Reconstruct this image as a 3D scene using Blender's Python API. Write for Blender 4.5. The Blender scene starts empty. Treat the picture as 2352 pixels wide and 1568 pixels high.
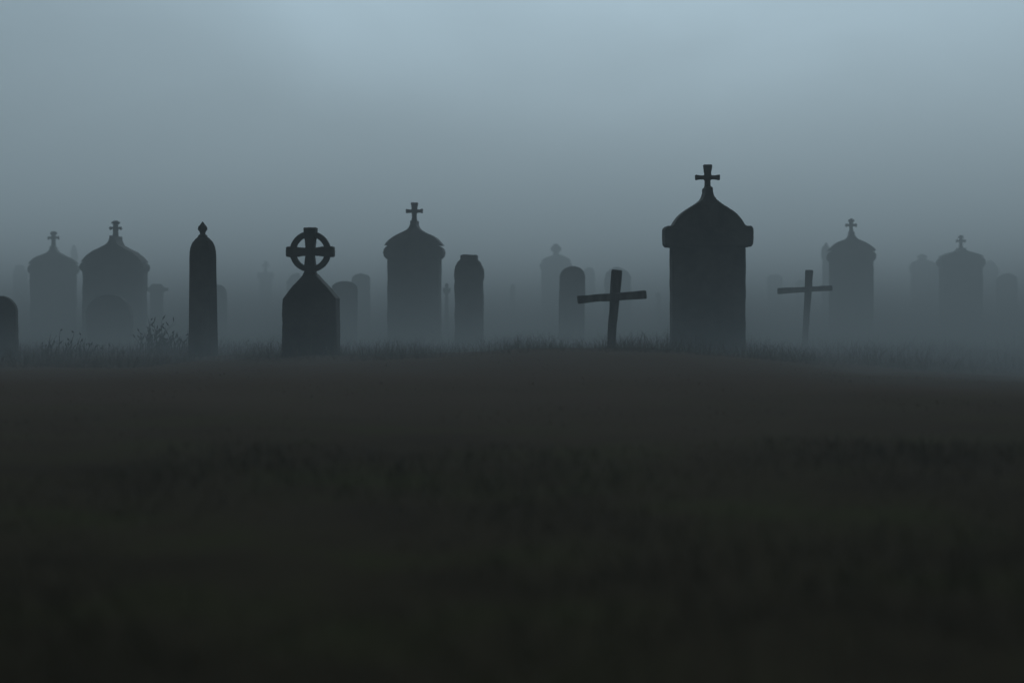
import bpy, math, random
import numpy as np
from mathutils import Vector, noise
random.seed(4); np.random.seed(4)
scene=bpy.context.scene
COL=scene.collection
scene.view_settings.view_transform='Standard'
scene.view_settings.look='None'
scene.view_settings.exposure=0

CAM_H=0.86
K=36/70/2352      # slope covered by one picture unit
HZ=690
def X(px,d): return (px-1176)*K*d
def Z(py,d): return CAM_H-(py-HZ)*K*d

# ---------------------------------------------------------------- terrain
cx_=[-12,-6.7,-4.4,-3,-1,-.15,1.3,2.4,3.3,4.8,6.7,12]
cz_=[0.0,.02,.03,.08,.15,.20,.20,.19,.13,-.02,-.10,-.07]
def ground_np(x,y):
    crest=np.interp(x*26/np.maximum(y,18)*1.0,cx_,cz_)
    m=np.exp(-((y-26)/4.5)**2)
    z=crest*m
    z=z+.010*np.sin(x*.9+y*.31)*np.sin(y*.53-x*.2)+.008*np.sin(x*2.3+1.1)*np.cos(y*1.7+x*.6)
    z=z+.022*np.sin(x*1.31+.6*np.sin(x*2.9))*m
    far=np.clip((y-34)/10,0,1)
    z=z-.06*far+ .03*np.sin(x*.23)*far
    return z
def gz(x,y): return float(ground_np(np.array([x],float),np.array([y],float))[0])

# ---------------------------------------------------------------- materials
def mat(name):
    m=bpy.data.materials.new(name); m.use_nodes=True
    nt=m.node_tree; nt.nodes.clear()
    return m,nt,nt.nodes,nt.links
def surf(name,c1,c2,c3,scale,rough=.95,bump=.3,bscale=30,stretch=(1,1,1),haze_lift=None,diffuse=False):
    m,nt,N,L=mat(name)
    o=N.new('ShaderNodeOutputMaterial')
    if diffuse:
        b=N.new('ShaderNodeBsdfDiffuse'); b.inputs['Roughness'].default_value=0; cin=b.inputs['Color']
    else:
        b=N.new('ShaderNodeBsdfPrincipled'); b.inputs['Roughness'].default_value=rough
        b.inputs['Specular IOR Level'].default_value=.08; cin=b.inputs['Base Color']
    mp=N.new('ShaderNodeMapping'); mp.inputs['Scale'].default_value=stretch
    g=N.new('ShaderNodeNewGeometry')
    L.new(g.outputs['Position'],mp.inputs['Vector'])
    n=N.new('ShaderNodeTexNoise'); n.inputs['Scale'].default_value=scale; n.inputs['Detail'].default_value=6; n.inputs['Roughness'].default_value=.65
    L.new(mp.outputs[0],n.inputs['Vector'])
    r=N.new('ShaderNodeValToRGB'); e=r.color_ramp.elements
    e[0].position=.36; e[0].color=(*c1,1); e[1].position=.66; e[1].color=(*c3,1)
    k=e.new(.5); k.color=(*c2,1)
    L.new(n.outputs['Fac'],r.inputs[0]); colout=r.outputs[0]
    if haze_lift:
        # turf blends to paler brown earth with distance; ridge haze brightness painted into colour
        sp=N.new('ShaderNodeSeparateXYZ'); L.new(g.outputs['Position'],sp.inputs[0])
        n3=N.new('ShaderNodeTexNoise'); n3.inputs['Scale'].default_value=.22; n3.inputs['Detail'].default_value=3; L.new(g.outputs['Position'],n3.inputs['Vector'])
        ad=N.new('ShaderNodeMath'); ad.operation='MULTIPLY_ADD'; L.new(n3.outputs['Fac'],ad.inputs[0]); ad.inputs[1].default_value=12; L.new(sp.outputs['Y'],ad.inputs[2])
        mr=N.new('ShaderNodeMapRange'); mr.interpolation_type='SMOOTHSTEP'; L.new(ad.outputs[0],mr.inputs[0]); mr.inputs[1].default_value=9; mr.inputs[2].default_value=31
        mx=N.new('ShaderNodeMix'); mx.data_type='RGBA'; L.new(mr.outputs[0],mx.inputs[0]); L.new(colout,mx.inputs[6]); mx.inputs[7].default_value=(*haze_lift,1)
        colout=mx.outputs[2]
    L.new(colout,cin)
    if bump:
        n2=N.new('ShaderNodeTexNoise'); n2.inputs['Scale'].default_value=bscale; n2.inputs['Detail'].default_value=5
        L.new(mp.outputs[0],n2.inputs['Vector'])
        bp=N.new('ShaderNodeBump'); bp.inputs['Strength'].default_value=bump; bp.inputs['Distance'].default_value=.02
        L.new(n2.outputs['Fac'],bp.inputs['Height']); L.new(bp.outputs[0],b.inputs['Normal'])
    L.new(b.outputs[0],o.inputs[0])
    return m
M_stone=surf('weathered_stone',(.05,.05,.047),(.075,.073,.068),(.11,.105,.096),2.2)
M_stone_dark=surf('dark_mossy_stone',(.034,.028,.024),(.048,.039,.032),(.066,.055,.045),2.6,bump=.2)
M_wood=surf('old_wood',(.03,.026,.022),(.05,.043,.036),(.09,.08,.07),5,stretch=(3,3,.6))
M_ground=surf('grassy_soil',(.028,.021,.014),(.038,.029,.018),(.038,.038,.016),.7,bump=.5,bscale=4,haze_lift=(.078,.056,.044),diffuse=True)
M_grass=surf('grass_blades',(.038,.030,.018),(.050,.040,.021),(.054,.062,.022),.8,bump=0,haze_lift=(.11,.082,.062),diffuse=True)
M_weed=surf('dry_weed_stalk',(.012,.011,.008),(.018,.016,.011),(.03,.027,.018),3,bump=0,diffuse=True)
M_straw=surf('pale_straw',(.10,.09,.06),(.14,.12,.08),(.18,.16,.11),6,bump=0,diffuse=True)

# ---------------------------------------------------------------- mesh helpers
import bmesh
def finish(name,verts,faces,m,bevel=0,smooth=False):
    me=bpy.data.meshes.new(name); me.from_pydata(verts,[],faces); me.update()
    bm=bmesh.new(); bm.from_mesh(me); bmesh.ops.recalc_face_normals(bm,faces=bm.faces); bm.to_mesh(me); bm.free()
    me.materials.append(m)
    ob=bpy.data.objects.new(name,me); COL.objects.link(ob)
    if smooth:
        for p in me.polygons: p.use_smooth=True
    if bevel:
        b=ob.modifiers.new('Bevel','BEVEL'); b.width=bevel; b.segments=2; b.limit_method='ANGLE'; b.angle_limit=math.radians(50)
    return ob
def rough(pts,step=.06,amp=.004,seed=0):
    out=[]
    n=len(pts)
    for i in range(n):
        a=Vector(pts[i]); b=Vector(pts[(i+1)%n]); l=(b-a).length
        k=max(1,int(l/step))
        for j in range(k):
            p=a.lerp(b,j/k)
            q=Vector((p.x*4+seed*7.3,p.y*4,seed*3.1))
            v=noise.noise_vector(q)*amp*1.2+noise.noise_vector(q*4)*amp*.8
            out.append((p.x+v.x,p.y+v.y))
    return out
def prism(polys,depths,seed=0,amp=.004,step=.06):
    V=[];F=[]
    for pts,dp in zip(polys,depths):
        if amp: pts=rough(pts,step,amp,seed)
        n=len(pts); s=len(V)
        V+=[(x,-dp/2,z) for x,z in pts]+[(x,dp/2,z) for x,z in pts]
        F.append(list(range(s,s+n))); F.append(list(range(s+2*n-1,s+n-1,-1)))
        for i in range(n):
            j=(i+1)%n; F.append([s+i,s+j,s+n+j,s+n+i])
    return V,F
def mirror(h):
    return h+[(-x,z) for x,z in reversed(h) if abs(x)>1e-6]
def child(ob,par):
    ob.parent=par
def base_empty(name,x,y,z,label,cat,yaw=0,tilt=0,group=None):
    e=bpy.data.objects.new(name,None); e.empty_display_size=.3
    e.location=(x,y,z); e.rotation_euler=(0,math.radians(tilt),math.radians(yaw)); COL.objects.link(e)
    e['label']=label; e['category']=cat
    if group: e['group']=group
    return e
GRP='old headstones of the graveyard'
OG=[(1,0),(.965,.06),(.905,.15),(.825,.245),(.735,.33),(.625,.41),(.505,.48),(.39,.54),(.28,.605),(.195,.675),(.138,.76),(.105,.86),(.095,1)]

def monument(d,cx,wb,we,ye0,ye1,wd,ydome,ytop,aw,ay,label,arm_t=11,sw=8,yaw=0,tilt=0,amp=.006,seed=0,round_eave=False,style='cross',m=None,depth=.4):
    m=m or M_stone
    u=K*d; x0=X(cx,d); g=gz(x0,d)-.05
    e=base_empty('monument',x0,d,g,label,'monument',yaw,tilt,GRP)
    z=lambda py: Z(py,d)-g
    dp=max(.35,wb*2*u*depth)
    ov=.012+amp*2.2
    V,F=prism([[( wb*u*.985,0),(wb*u*.99,z(ye0)+ov),(-wb*u*.99,z(ye0)+ov),(-wb*u*.985,0)]],[dp],seed,amp,.1)
    o=finish('shaft',V,F,m,.03); child(o,e)
    if round_eave:
        r=(ye0-ye1)*u/2
        ev=[((we)*u-r+r*math.cos(a),z((ye0+ye1)/2)+r*math.sin(a)) for a in np.linspace(-math.pi/2,math.pi/2,7)]
        half=[(wb*u*.97,z(ye0)-.002)]+ev
    else:
        half=[(we*u*.87,z(ye0)-.002),(we*u*.95,z(ye0-1)),(we*u*.99,z(ye0-6)),(we*u,z(ye0-14)),(we*u,z(ye1+8)),(we*u*.985,z(ye1+2)),(we*u*.93,z(ye1))]
    H=ye1-ydome
    half+=[(max(wd*a,sw*1.02)*u,z(ye1-H*b)) for a,b in OG]
    V,F=prism([mirror(half)],[dp+.12],seed+1,amp*.7,.05)
    o=finish('pediment',V,F,m,.03); child(o,e)
    zt=z(ytop); zb=z(ydome)-.02; t=arm_t*u/2; za=z(ay); s=sw*u
    if style=='cross':
        h=[(s*1.02,zb),(s*.82,za-t*3.2),(s*.8,za-t*1.4),(s*1.0,za-t*.85),(aw*u*.6,za-t*.8),(aw*u*.94,za-t*1.1),(aw*u,za-t*1.1),(aw*u*1.02,za+t*1.1),(aw*u*.94,za+t*1.15),(aw*u*.6,za+t*.85),(s*1.0,za+t*.9),(s*.95,za+t*1.6),(s*1.28,zt-.012),(s*1.15,zt)]
    elif style=='fleur':
        h=[(s*1.05,zb),(s*.9,za-t*2.2),(s*.95,za-t*.7),(aw*u*.7,za-t*.7),(aw*u*.8,za-t*1.35),(aw*u,za-t*.2),(aw*u*.8,za+t*1.2),(aw*u*.7,za+t*.7),(s*.95,za+t*.7),(s*.9,zt-t*2.2),(s*1.7,zt-t*1.5),(s*1.2,zt-t*.5),(s*.4,zt)]
    else:
        h=[(s*1.5,zb),(s*1.3,zb+.06),(s*2.2,za-t),(s*2.4,za+t),(s*1.4,zt-t),(s*.8,zt)]
    V,F=prism([mirror(h)],[max(.07,s*1.6)],seed+2,.003,.04)
    o=finish('cross' if style!='urn' else 'finial',V,F,m,.01); child(o,e)
    return e

def headstone(d,x1,x2,ytop,label,shape='round',yaw=0,tilt=0,seed=0,m=None):
    m=m or M_stone
    u=K*d; cx=(x1+x2)/2; w=(x2-x1)/2*u; x0=X(cx,d); g=gz(x0,d)-.06
    h=Z(ytop,d)-g
    A=np.linspace(0,math.pi/2,9)
    if shape=='round': half=[(w,0),(w,h-w*.9)]+[(w*math.cos(a),h-w*.9+w*.9*math.sin(a)) for a in A[1:]]
    elif shape=='segment': half=[(w,0),(w,h-w*.6)]+[(w*math.cos(a),h-w*.6+w*.6*math.sin(a)) for a in A[1:]]
    elif shape=='shoulder': half=[(w,0),(w,h-w*.85),(w*.97,h-w*.8),(w*.75,h-w*.72)]+[(w*.72*math.cos(a),h-w*.72+w*.72*math.sin(a)) for a in A[1:]]
    elif shape=='capped': half=[(w*.93,0),(w*.95,h-w*1.75),(w,h-w*1.5),(w*.97,h-w*1.0),(w*.88,h-w*.72),(w*.72,h-w*.45),(w*.6,h-w*.36),(w*.56,h-w*.3),(w*.57,h-.02),(w*.5,h)]
    elif shape=='gable': half=[(w,0),(w,h-w*.8),(w*.75,h-w*.6),(0,h)]
    elif shape=='post': half=[(w,0),(w*.8,h*.8),(w*.95,h*.83),(w*.9,h*.93),(0,h)]
    elif shape=='ledge': half=[(w*.55,0),(w*.55,h-.28),(w*.6,h-.2),(w,h-.17),(w,h-.10),(w*.6,h-.08),(w*.4,h)]
    V,F=prism([mirror(half)],[max(.14,min(.3,w*.6))],seed,.010 if d<60 else .03,.05)
    o=finish('headstone',V,F,m,.018)
    o.location=(x0,d,g); o.rotation_euler=(0,math.radians(tilt),math.radians(yaw))
    o['label']=label; o['category']='headstone'; o['group']=GRP
    return o

# ---------------------------------------------------------------- the main monuments
monument(32,1625,85.5,101,568,520,83,430,378,28,408,'tall dark stone monument with square shoulders and cross on domed top',arm_t=11,sw=8,yaw=1.5,amp=.007,seed=1,m=M_stone_dark,depth=.35)
monument(42,952,61,69,597,564,66,508,465,19,485,'grey stone monument with rounded cornice and small cross on top',arm_t=9,sw=6.5,yaw=-4,amp=.009,seed=3,round_eave=True,m=M_stone_dark)
monument(45.5,262,70,74,626,602,70,543,507,15,524,'bulky weathered stone monument with ragged edges and small cross',arm_t=7,sw=6,yaw=-3,tilt=.8,amp=.022,seed=5,style='fleur',round_eave=True,m=M_stone_dark)
monument(52,123,51,56,632,606,54,566,531,14,546,'fog-veiled stone monument with domed top and small ornate cross',arm_t=8,sw=5,yaw=5,amp=.018,seed=7,style='fleur',round_eave=True,m=M_stone_dark)
monument(50.5,1955,50,55,604,576,54,533,502,14,517,'fog-veiled stone monument with rounded shoulders and ornate cross',arm_t=8,sw=4.5,yaw=-5,amp=.018,seed=9,style='fleur',round_eave=True,m=M_stone_dark)
monument(56,2207,47,51,616,590,48,570,540,12,553,'faint stone monument with low dome and thin cross in fog',arm_t=7,sw=4,yaw=5,amp=.014,seed=11,style='fleur',round_eave=True)
monument(66,1277,33,36,622,600,34,578,560,9,573,'faint pale stone monument with urn-shaped finial in fog',arm_t=9,sw=5,yaw=5,amp=.02,seed=13,style='urn',round_eave=True)
monument(70,2118,24,27,625,605,25,592,584,9,590,'very faint stone monument with small finial lost in fog',arm_t=4,sw=5,yaw=5,amp=.02,seed=15,style='urn',round_eave=True)
monument(76,610,13,17,640,632,12,622,600,9,610,'very faint slender stone cross monument lost in fog',arm_t=5,sw=3.5,yaw=0,amp=.015,seed=17)

# ---------------------------------------------------------------- obelisk
def lathe(prof,nseg,flute=0):
    V=[];F=[]
    for (r,z) in prof:
        for i in range(nseg):
            a=2*math.pi*(i+.5)/nseg
            rr=r*(1+flute*(1 if i%2 else -1))
            V.append((rr*math.cos(a),rr*math.sin(a),z))
    n=len(prof)
    for j in range(n-1):
        for i in range(nseg):
            k=(i+1)%nseg
            F.append([j*nseg+i,j*nseg+k,(j+1)*nseg+k,(j+1)*nseg+i])
    F.append(list(range(nseg))[::-1]); F.append([ (n-1)*nseg+i for i in range(nseg)])
    return V,F
d=30; u=K*d; x0=X(467,d); g=gz(x0,d)-.05
e=base_empty('obelisk',x0,d,g,'slender dark stone pillar with domed ribbed top and bud finial','obelisk',3,-.3,GRP)
z=lambda p: Z(p,d)-g
w=31*u
V,F=lathe([(w*1.1,0),(w*1.06,z(740)),(w*1.0,z(620)),(w*1.0,z(590)),(w*.97,z(576)),(w*.9,z(566)),(w*.75,z(556)),(w*.52,z(548)),(w*.3,z(543))],16,flute=.035)
child(finish('shaft',V,F,M_stone_dark,.006),e)
V,F=lathe([(w*.36,z(545)),(w*.34,z(541)),(w*.2,z(538)),(w*.22,z(533)),(w*.36,z(527)),(w*.33,z(521)),(w*.16,z(515)),(w*.03,z(509))],12)
child(finish('finial',V,F,M_stone_dark,0,True),e)

# ---------------------------------------------------------------- celtic cross
d=28; u=K*d; x0=X(715,d); g=gz(x0,d)-.05
e=base_empty('celtic_cross_headstone',x0,d,g,'dark stone celtic ringed cross on a steep-shouldered pedestal','headstone',-3,0,GRP)
z=lambda p: Z(p,d)-g
half=[(63*u,0),(62*u,z(700)),(61.5*u,z(686)),(58*u,z(681)),(50*u,z(671)),(36*u,z(655)),(22*u,z(640)),(12*u,z(628.5))]
V,F=prism([mirror(half)],[.42],21,.006,.06)
child(finish('pedestal',V,F,M_stone_dark,.025),e)
zc=z(578); cxo=-2*u
polys=[];deps=[]
up=mirror([(16*u,z(631)),(11*u,z(620)),(12*u,z(608)),(11*u,z(596)),(9*u,zc),(11*u,z(560)),(12.5*u,z(545)),(12*u,z(540)),(14*u,z(537)),(15*u,z(525)),(13.5*u,z(523))])
polys.append([(x+cxo,zz) for x,zz in up]); deps.append(.17)
ah=[(-53,-12),(-46,-12.5),(-42,-10.5),(-30,-11.5),(-20,-10),(0,-8.5),(20,-10),(30,-11.5),(42,-10.5),(46,-12.5),(53,-12),(55,-9),(55,9),(53,11.5),(46,12),(42,10),(30,11),(20,9.5),(0,8),(-20,9.5),(-30,11),(-42,10),(-46,12),(-53,11.5),(-55,9),(-55,-9)]
polys.append([(x*u+cxo,zc+y*u) for x,y in ah]); deps.append(.164)
V,F=prism(polys,deps,23,.004,.04)
n=64;s0=len(V);R1=47*u;R0=34*u;t=.055
for i in range(n):
    a=2*math.pi*i/n
    for R,y in((R1,-t),(R1,t),(R0,t),(R0,-t)): V.append((cxo+R*math.cos(a),y,zc+R*math.sin(a)))
for i in range(n):
    j=(i+1)%n
    for k in range(4):
        l=(k+1)%4
        F.append([s0+i*4+k,s0+j*4+k,s0+j*4+l,s0+i*4+l])
child(finish('ringed_cross',V,F,M_stone_dark,.008),e)

# ---------------------------------------------------------------- wooden crosses
def beam(p0,p1,w0,w1,dep,name,par,yoff=0,seed=0):
    p0=Vector(p0);p1=Vector(p1);dd=(p1-p0);L=dd.length;dd.normalize();nn=Vector((-dd.y,dd.x))
    def P(t,s):
        q=p0+dd*L*t; w=(w0+(w1-w0)*t)/2
        return tuple(q+nn*w*s)
    pts=[P(0,-.9),P(.02,-1),P(.5,-.94),P(.98,-1),P(1,-.92),P(1,.9),P(.97,1),P(.5,.93),P(.02,1),P(0,.95)]
    V,F=prism([pts],[dep],seed,.006,.07)
    V=[(x,y+yoff,zz) for x,y,zz in V]
    o=finish(name,V,F,M_wood,.012); child(o,par); return o
def wcross(d,base,top,bl,br,wv0,wv1,bt0,bt1,label,seed,yaw):
    u=K*d; x0=X(base[0],d); g=gz(x0,d)-.08
    e=base_empty('wooden_cross',x0,d,g,label,'grave cross',yaw,0,'wooden grave crosses')
    L=lambda p:(X(p[0],d)-x0,Z(p[1],d)-g)
    b0=L(base)
    beam((b0[0],0),L(top),wv0*u,wv1*u,.10,'upright',e,0,seed)
    beam(L(bl),L(br),bt0*u,bt1*u,.05,'crossbar',e,-.07,seed+3)
wcross(27.5,(1402,790),(1417,620),(1325,688),(1484,676),17,25,18,20,'dark wooden cross with uneven leaning crossbar in grassy mound',31,4)
wcross(37,(1847,750),(1859,620),(1786,668.5),(1911,661.5),13,18,14,12,'grey wooden cross leaning slightly in the mist',41,-5)

# ---------------------------------------------------------------- simple headstones
HS=[(30,-40,40,680,'dark round-topped headstone standing in dark grass','round',0,0,M_stone_dark),
(39,1043,1112,585,'tall narrow headstone with stepped cap','capped',-6,0,M_stone_dark),
(43,1283,1341,611,'narrow round-topped headstone standing in mist','round',8,1,M_stone_dark),
(41,204,306,676,'squat round-topped headstone before a large monument','round',0,-3,M_stone_dark),
(50,480,521,654,'round-topped headstone beside a slender pillar','round',0,0,M_stone),
(52,334,386,652,'low stone with flat projecting ledge top','ledge',0,0,M_stone),
(44,762,821,645,'low round-topped headstone standing in mist','segment',4,0,M_stone_dark),
(53,808,850,628,'narrow headstone with rounded top in fog','segment',-5,0,M_stone),
(64,658,698,628,'faint round-shouldered headstone in thick fog','shoulder',0,0,M_stone),
(71,1338,1366,614,'very faint narrow headstone in thick fog','round',0,0,M_stone),
(61,1388,1449,614,'faint wide round-topped headstone in fog','round',0,0,M_stone),
(63,1887,1906,556,'faint narrow stone pillar with pointed top','post',0,0,M_stone),
(73,1763,1797,630,'very faint headstone with flat rounded top','segment',0,0,M_stone),
(64,2290,2336,628,'faint headstone with rounded top in fog','segment',0,0,M_stone),
(77,2252,2292,598,'very faint tall headstone with shouldered top','shoulder',0,0,M_stone),
(69,2134,2160,602,'very faint narrow headstone lost in fog','round',0,0,M_stone),
(78,30,62,608,'very faint rounded headstone lost in fog','shoulder',0,0,M_stone),
(80,162,178,562,'very faint slender stone post in fog','post',0,0,M_stone),
(68,1168,1181,650,'thin stone post standing in thick fog','post',0,2,M_stone),
(64,1506,1519,670,'short stone post standing in thick fog','post',0,0,M_stone),
(76,1828,1850,640,'very faint gabled headstone lost in fog','gable',0,0,M_stone),
]
for i,(dd,a,b,t,l,s,y,ti,m) in enumerate(HS): headstone(dd,a,b,t,l,s,y,ti,50+i*3,m)
d=50;u=K*d;x0=X(1026,d);g=gz(x0,d)-.05
z=lambda p: Z(p,d)-g
V,F=prism([mirror([(7*u,0),(3.5*u,z(676)),(8*u,z(671)),(9*u,z(662)),(3.5*u,z(662)),(4.5*u,z(653)),(0,z(650))])],[.09],77,.012,.04)
o=finish('cross_marker',V,F,M_stone,.01); o.location=(x0,d,g); o['label']='small worn stone cross marker beside a monument'; o['category']='grave cross'; o['group']=GRP

# ---------------------------------------------------------------- ground
ys=np.concatenate([np.arange(-12,60,.35),np.geomspace(60,1500,60)])
xs=np.concatenate([-np.geomspace(1400,16,35),np.arange(-15.7,15.8,.35),np.geomspace(16,1400,35)])
XX,YY=np.meshgrid(xs,ys); ZZ=ground_np(XX,YY)
rng=np.random.RandomState(2)
near=(np.abs(XX)<20)&(YY<60); ZZ=ZZ+np.where(near,rng.normal(0,.004,ZZ.shape),0)
V=np.stack([XX.ravel(),YY.ravel(),ZZ.ravel()],1)
nx=len(xs);ny=len(ys)
ii=(np.arange(ny-1)[:,None]*nx+np.arange(nx-1)[None,:]).ravel()
F=np.stack([ii,ii+1,ii+nx+1,ii+nx],1)
me=bpy.data.meshes.new('ground'); me.from_pydata(V.tolist(),[],F.tolist()); me.update()
for p in me.polygons: p.use_smooth=True
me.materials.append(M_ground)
o=bpy.data.objects.new('ground',me); COL.objects.link(o); o['kind']='structure'; o['label']='dark grassy graveyard ground with a low mound'; o['category']='ground'

# ---------------------------------------------------------------- grass
def blades(n,y0,y1,hmin,hmax,wid,xspread=.32,power=1.0,patch=-1.2,nz=1.2):
    t=rng.rand(n)**power; y=y0+(y1-y0)*t; x=(rng.rand(n)*2-1)*(y*xspread+1.5)
    pt=np.sin(x*1.7+y*.9)+np.sin(x*.6-y*1.3+2)+.7*np.sin(x*3.7+1)
    dens=pt+rng.normal(0,nz,n)
    keep=dens>patch
    x=x[keep];y=y[keep];pt=pt[keep];n=len(x)
    h=(hmin+(hmax-hmin)*rng.rand(n)**2)*(1+.3*np.clip(pt,-1.5,1.5))
    a=rng.rand(n)*2*math.pi; lean=h*rng.rand(n)*1.3; la=rng.rand(n)*2*math.pi
    w=wid*(.6+.8*rng.rand(n))
    z=ground_np(x,y)-.012
    dx=np.cos(a)*w/2;dy=np.sin(a)*w/2
    lx=np.cos(la)*lean;ly=np.sin(la)*lean
    P=np.zeros((n,5,3))
    P[:,0]=np.stack([x-dx,y-dy,z],1);P[:,1]=np.stack([x+dx,y+dy,z],1)
    P[:,2]=np.stack([x+dx*.7+lx*.35,y+dy*.7+ly*.35,z+h*.6],1);P[:,3]=np.stack([x-dx*.7+lx*.35,y-dy*.7+ly*.35,z+h*.6],1)
    P[:,4]=np.stack([x+lx,y+ly,z+h],1)
    return P.reshape(-1,3),n
def grass_obj(name,Pn,label):
    P=np.concatenate([p for p,_ in Pn]); n=len(P)//5
    me=bpy.data.meshes.new(name)
    b=np.arange(n)[:,None]*5
    q=(b+np.array([0,1,2,3])); t=(b+np.array([3,2,4]))
    loops=np.concatenate([q,t],1).ravel().astype(np.int32)
    me.vertices.add(len(P)); me.vertices.foreach_set('co',P.ravel().astype(np.float32))
    me.loops.add(len(loops)); me.loops.foreach_set('vertex_index',loops)
    st=np.empty(2*n,np.int32); st[0::2]=np.arange(n)*7; st[1::2]=np.arange(n)*7+4
    me.polygons.add(2*n); me.polygons.foreach_set('loop_start',st)
    me.update(calc_edges=True); me.validate()
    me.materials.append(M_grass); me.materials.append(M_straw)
    mi=np.where(rng.rand(n)<.03,1,0).astype(np.int32); me.polygons.foreach_set('material_index',np.repeat(mi,2))
    o=bpy.data.objects.new(name,me); COL.objects.link(o); o['kind']='stuff'; o['label']=label; o['category']='grass'
    return o
grass_obj('grass',[blades(30000,3,12,.02,.09,.005,patch=-1.0,nz=1.0),blades(22000,11,26,.010,.032,.006,patch=-2.5),
  blades(60000,25,33,.02,.24,.004,patch=-.6,nz=.9),blades(20000,31,60,.03,.24,.010)],'short dark wet grass covering the ground')

# ---------------------------------------------------------------- weeds
def weed(px,d,n,h,spread,label,seed,leaf=.25,m=None,w=.011):
    r=random.Random(seed); x0=X(px,d); g=gz(x0,d)-.03
    V=[(-spread,-spread*.4,0),(spread,-spread*.4,0),(spread,spread*.4,0),(-spread,spread*.4,0),(0,0,.03)]
    F=[[0,1,4],[1,2,4],[2,3,4],[3,0,4]]
    for i in range(n):
        bx=r.uniform(-1,1)*spread; by=r.uniform(-.4,.4)*spread; hh=h*r.uniform(.3,1)*(1-.3*abs(bx)/spread)
        lx=r.gauss(.25,.4)*hh; ly=r.gauss(0,.15)*hh
        prev=None;segs=6
        path=[]
        for k in range(segs+1):
            t=k/segs; path.append(Vector((bx+lx*t*t,by+ly*t*t,hh*(t-.35*t*t*t*abs(lx)/hh))))
        for k,p in enumerate(path):
            ww=w*(1-.85*k/segs)
            s=len(V); V+=[(p.x-ww,p.y,p.z),(p.x+ww,p.y,p.z),(p.x,p.y+ww*1.5,p.z)]
            if prev is not None:
                for j in range(3): F.append([prev+j,prev+(j+1)%3,s+(j+1)%3,s+j])
            prev=s
            if k>3 and r.random()<leaf:
                sd=r.choice([-1,1]); l=r.uniform(.04,.09)*h/.5; ang=r.uniform(.6,1.4)
                s2=len(V); ex=p.x+sd*l*math.cos(ang); ez=p.z+l*math.sin(ang); oy=r.uniform(-.04,.04)
                V+=[tuple(p),((p.x+ex)/2-.009*sd,p.y+oy/2,(p.z+ez)/2+.010),(ex,p.y+oy,ez),((p.x+ex)/2+.009*sd,p.y+oy/2,(p.z+ez)/2-.011)]
                F.append([s2,s2+1,s2+2,s2+3])
    o=finish('weed_clump',V,F,m or M_weed); o.location=(x0,d,g); o['label']=label; o['category']='weeds'; o['group']='weeds among the graves'
weed(390,32,60,.58,.42,'wispy tall dried grass tufts between the graves',1,.45)
weed(347,33,36,.74,.24,'wispy tall dried grass tufts between the graves',6,.45)
weed(150,30,40,.50,.36,'low ragged weeds bending over in grass',2,.3)
weed(235,32,30,.28,.60,'low ragged weeds bending over in grass',12,.1)
weed(560,35,30,.30,.50,'low ragged weeds bending over in grass',3,.1)
weed(1240,32,30,.26,.70,'low ragged weeds bending over in grass',4,.1)
weed(1760,35,30,.26,.80,'low ragged weeds bending over in grass',5,.1)

# ---------------------------------------------------------------- fog: one body of air, denser away from the mound and near the ground
m,nt,N,L=mat('fog')
out=N.new('ShaderNodeOutputMaterial'); sc=N.new('ShaderNodeVolumeScatter')
sc.inputs['Color'].default_value=(.96,.99,1,1); sc.inputs['Anisotropy'].default_value=.3
ab=N.new('ShaderNodeVolumeAbsorption'); ab.inputs['Color'].default_value=(0,0,0,1)
adds=N.new('ShaderNodeAddShader')
geo=N.new('ShaderNodeNewGeometry'); sp=N.new('ShaderNodeSeparateXYZ'); L.new(geo.outputs['Position'],sp.inputs[0])
def mk(N,L):
    def f(op,a,b=None,c=None):
        n=N.new('ShaderNodeMath'); n.operation=op
        for i,v in enumerate((a,b,c)):
            if v is None: continue
            if isinstance(v,(int,float)): n.inputs[i].default_value=v
            else: L.new(v,n.inputs[i])
        return n.outputs[0]
    return f
f=mk(N,L)
def ramp(v,a,b,lo,hi):
    n=N.new('ShaderNodeMapRange'); n.interpolation_type='LINEAR'
    L.new(v,n.inputs[0])
    for i,k in zip((1,2,3,4),(a,b,lo,hi)): n.inputs[i].default_value=k
    return n.outputs[0]
x=sp.outputs['X']; y=sp.outputs['Y']; zz=sp.outputs['Z']
bank=f('ADD',ramp(y,34,46,.0,.027),ramp(y,46,74,0,.016))
hf=ramp(zz,2,12,1,.0)
low=f('EXPONENT',f('MULTIPLY',f('MAXIMUM',zz,0),-1.6))
# mist pools further forward in the hollow beyond the mound's right shoulder
yy=f('ADD',y,ramp(x,2.5,7,0,7))
lowr=ramp(yy,19,37,0.0,1)
lowm=f('MULTIPLY',lowr,low)
tot=f('MULTIPLY',bank,hf)
tot=f('MULTIPLY_ADD',lowm,.075,tot)
tot=f('MULTIPLY_ADD',hf,.0022,tot)
L.new(tot,sc.inputs['Density'])
L.new(f('MULTIPLY',lowm,.14),ab.inputs['Density'])  # absorption added to darken the low mist around the stone bases
L.new(sc.outputs[0],adds.inputs[0]); L.new(ab.outputs[0],adds.inputs[1])
L.new(adds.outputs[0],out.inputs['Volume'])
m.cycles.volume_step_rate=.09
a=(-260,-25,-3);b=(260,430,12)
V=[(a[0],a[1],a[2]),(b[0],a[1],a[2]),(b[0],b[1],a[2]),(a[0],b[1],a[2]),(a[0],a[1],b[2]),(b[0],a[1],b[2]),(b[0],b[1],b[2]),(a[0],b[1],b[2])]
F=[[0,3,2,1],[4,5,6,7],[0,1,5,4],[1,2,6,5],[2,3,7,6],[3,0,4,7]]
me=bpy.data.meshes.new('fog'); me.from_pydata(V,[],F); me.materials.append(m); me.update()
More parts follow.
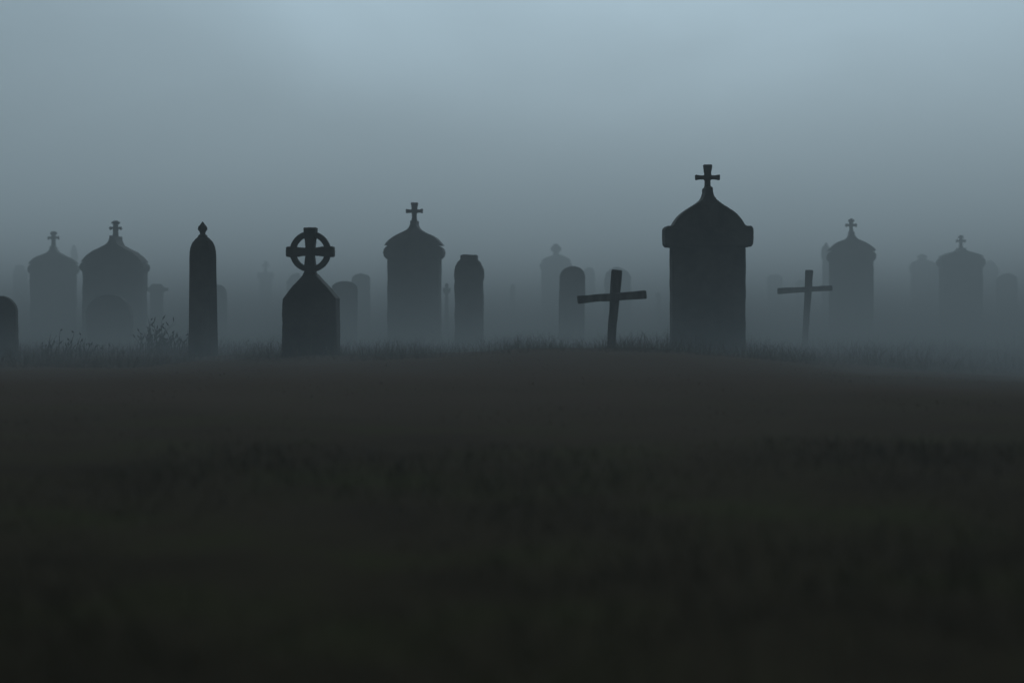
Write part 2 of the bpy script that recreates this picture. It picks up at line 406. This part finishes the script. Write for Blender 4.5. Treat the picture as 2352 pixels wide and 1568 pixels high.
o=bpy.data.objects.new('fog',me); COL.objects.link(o); o['kind']='structure'; o['label']='cold blue-grey fog bank lying over the graveyard'; o['category']='fog'

# ---------------------------------------------------------------- world
w=bpy.data.worlds.new('World'); scene.world=w; w.use_nodes=True
nt=w.node_tree;N=nt.nodes;L=nt.links;N.clear()
f=mk(N,L)
out=N.new('ShaderNodeOutputWorld'); bg=N.new('ShaderNodeBackground')
AZ=math.radians(6)
sky=N.new('ShaderNodeTexSky'); sky.sky_type='NISHITA'; sky.sun_disc=False
SE=math.radians(28); sky.sun_elevation=SE; sky.sun_rotation=AZ
sky.air_density=1.5; sky.dust_density=1
tc=N.new('ShaderNodeTexCoord')
dot=N.new('ShaderNodeVectorMath'); dot.operation='DOT_PRODUCT'; L.new(tc.outputs['Generated'],dot.inputs[0])
sd=Vector((math.sin(AZ)*math.cos(SE),math.cos(AZ)*math.cos(SE),math.sin(SE)))
dot.inputs[1].default_value=sd
glow=f('POWER',f('MAXIMUM',dot.outputs['Value'],0),10.0)
glow2=f('MULTIPLY_ADD',glow,.90,.12)
mp=N.new('ShaderNodeMapping'); mp.inputs['Scale'].default_value=(4,4,8); mp.inputs['Rotation'].default_value=(0,.35,0); mp.inputs['Location'].default_value=(1.4,.2,.3); L.new(tc.outputs['Generated'],mp.inputs[0])
ns=N.new('ShaderNodeTexNoise'); ns.inputs['Scale'].default_value=1.3; ns.inputs['Detail'].default_value=5; ns.inputs['Roughness'].default_value=.45; ns.inputs['Distortion'].default_value=.4; L.new(mp.outputs[0],ns.inputs['Vector'])
cl=f('MULTIPLY_ADD',ns.outputs['Fac'],.6,.7)
tot=f('MULTIPLY',glow2,cl)
cc=N.new('ShaderNodeVectorMath'); cc.operation='SCALE'; cc.inputs[0].default_value=(.645,.885,1.05); L.new(tot,cc.inputs['Scale'])
ss=N.new('ShaderNodeVectorMath'); ss.operation='SCALE'; L.new(sky.outputs[0],ss.inputs[0]); ss.inputs['Scale'].default_value=.002
ad=N.new('ShaderNodeVectorMath'); ad.operation='ADD'; L.new(cc.outputs[0],ad.inputs[0]); L.new(ss.outputs[0],ad.inputs[1])
L.new(ad.outputs[0],bg.inputs['Color']); bg.inputs['Strength'].default_value=1.0
L.new(bg.outputs[0],out.inputs['Surface'])

sl=bpy.data.lights.new('sun','SUN'); sl.energy=1.18; sl.angle=math.radians(25); sl.color=(.67,.89,1)
so=bpy.data.objects.new('sun',sl); COL.objects.link(so)
so.rotation_euler=(-sd).to_track_quat('-Z','Y').to_euler()

# ---------------------------------------------------------------- camera
cam=bpy.data.cameras.new('camera'); co=bpy.data.objects.new('camera',cam); COL.objects.link(co)
co.location=(0,0,CAM_H); co.rotation_euler=(math.pi/2,0,0)
cam.lens=70; cam.sensor_width=36; cam.shift_y=-(784-HZ)/2352
cam.clip_start=.1; cam.clip_end=5000
cam.dof.use_dof=True; cam.dof.focus_distance=32; cam.dof.aperture_fstop=1.0
scene.camera=co
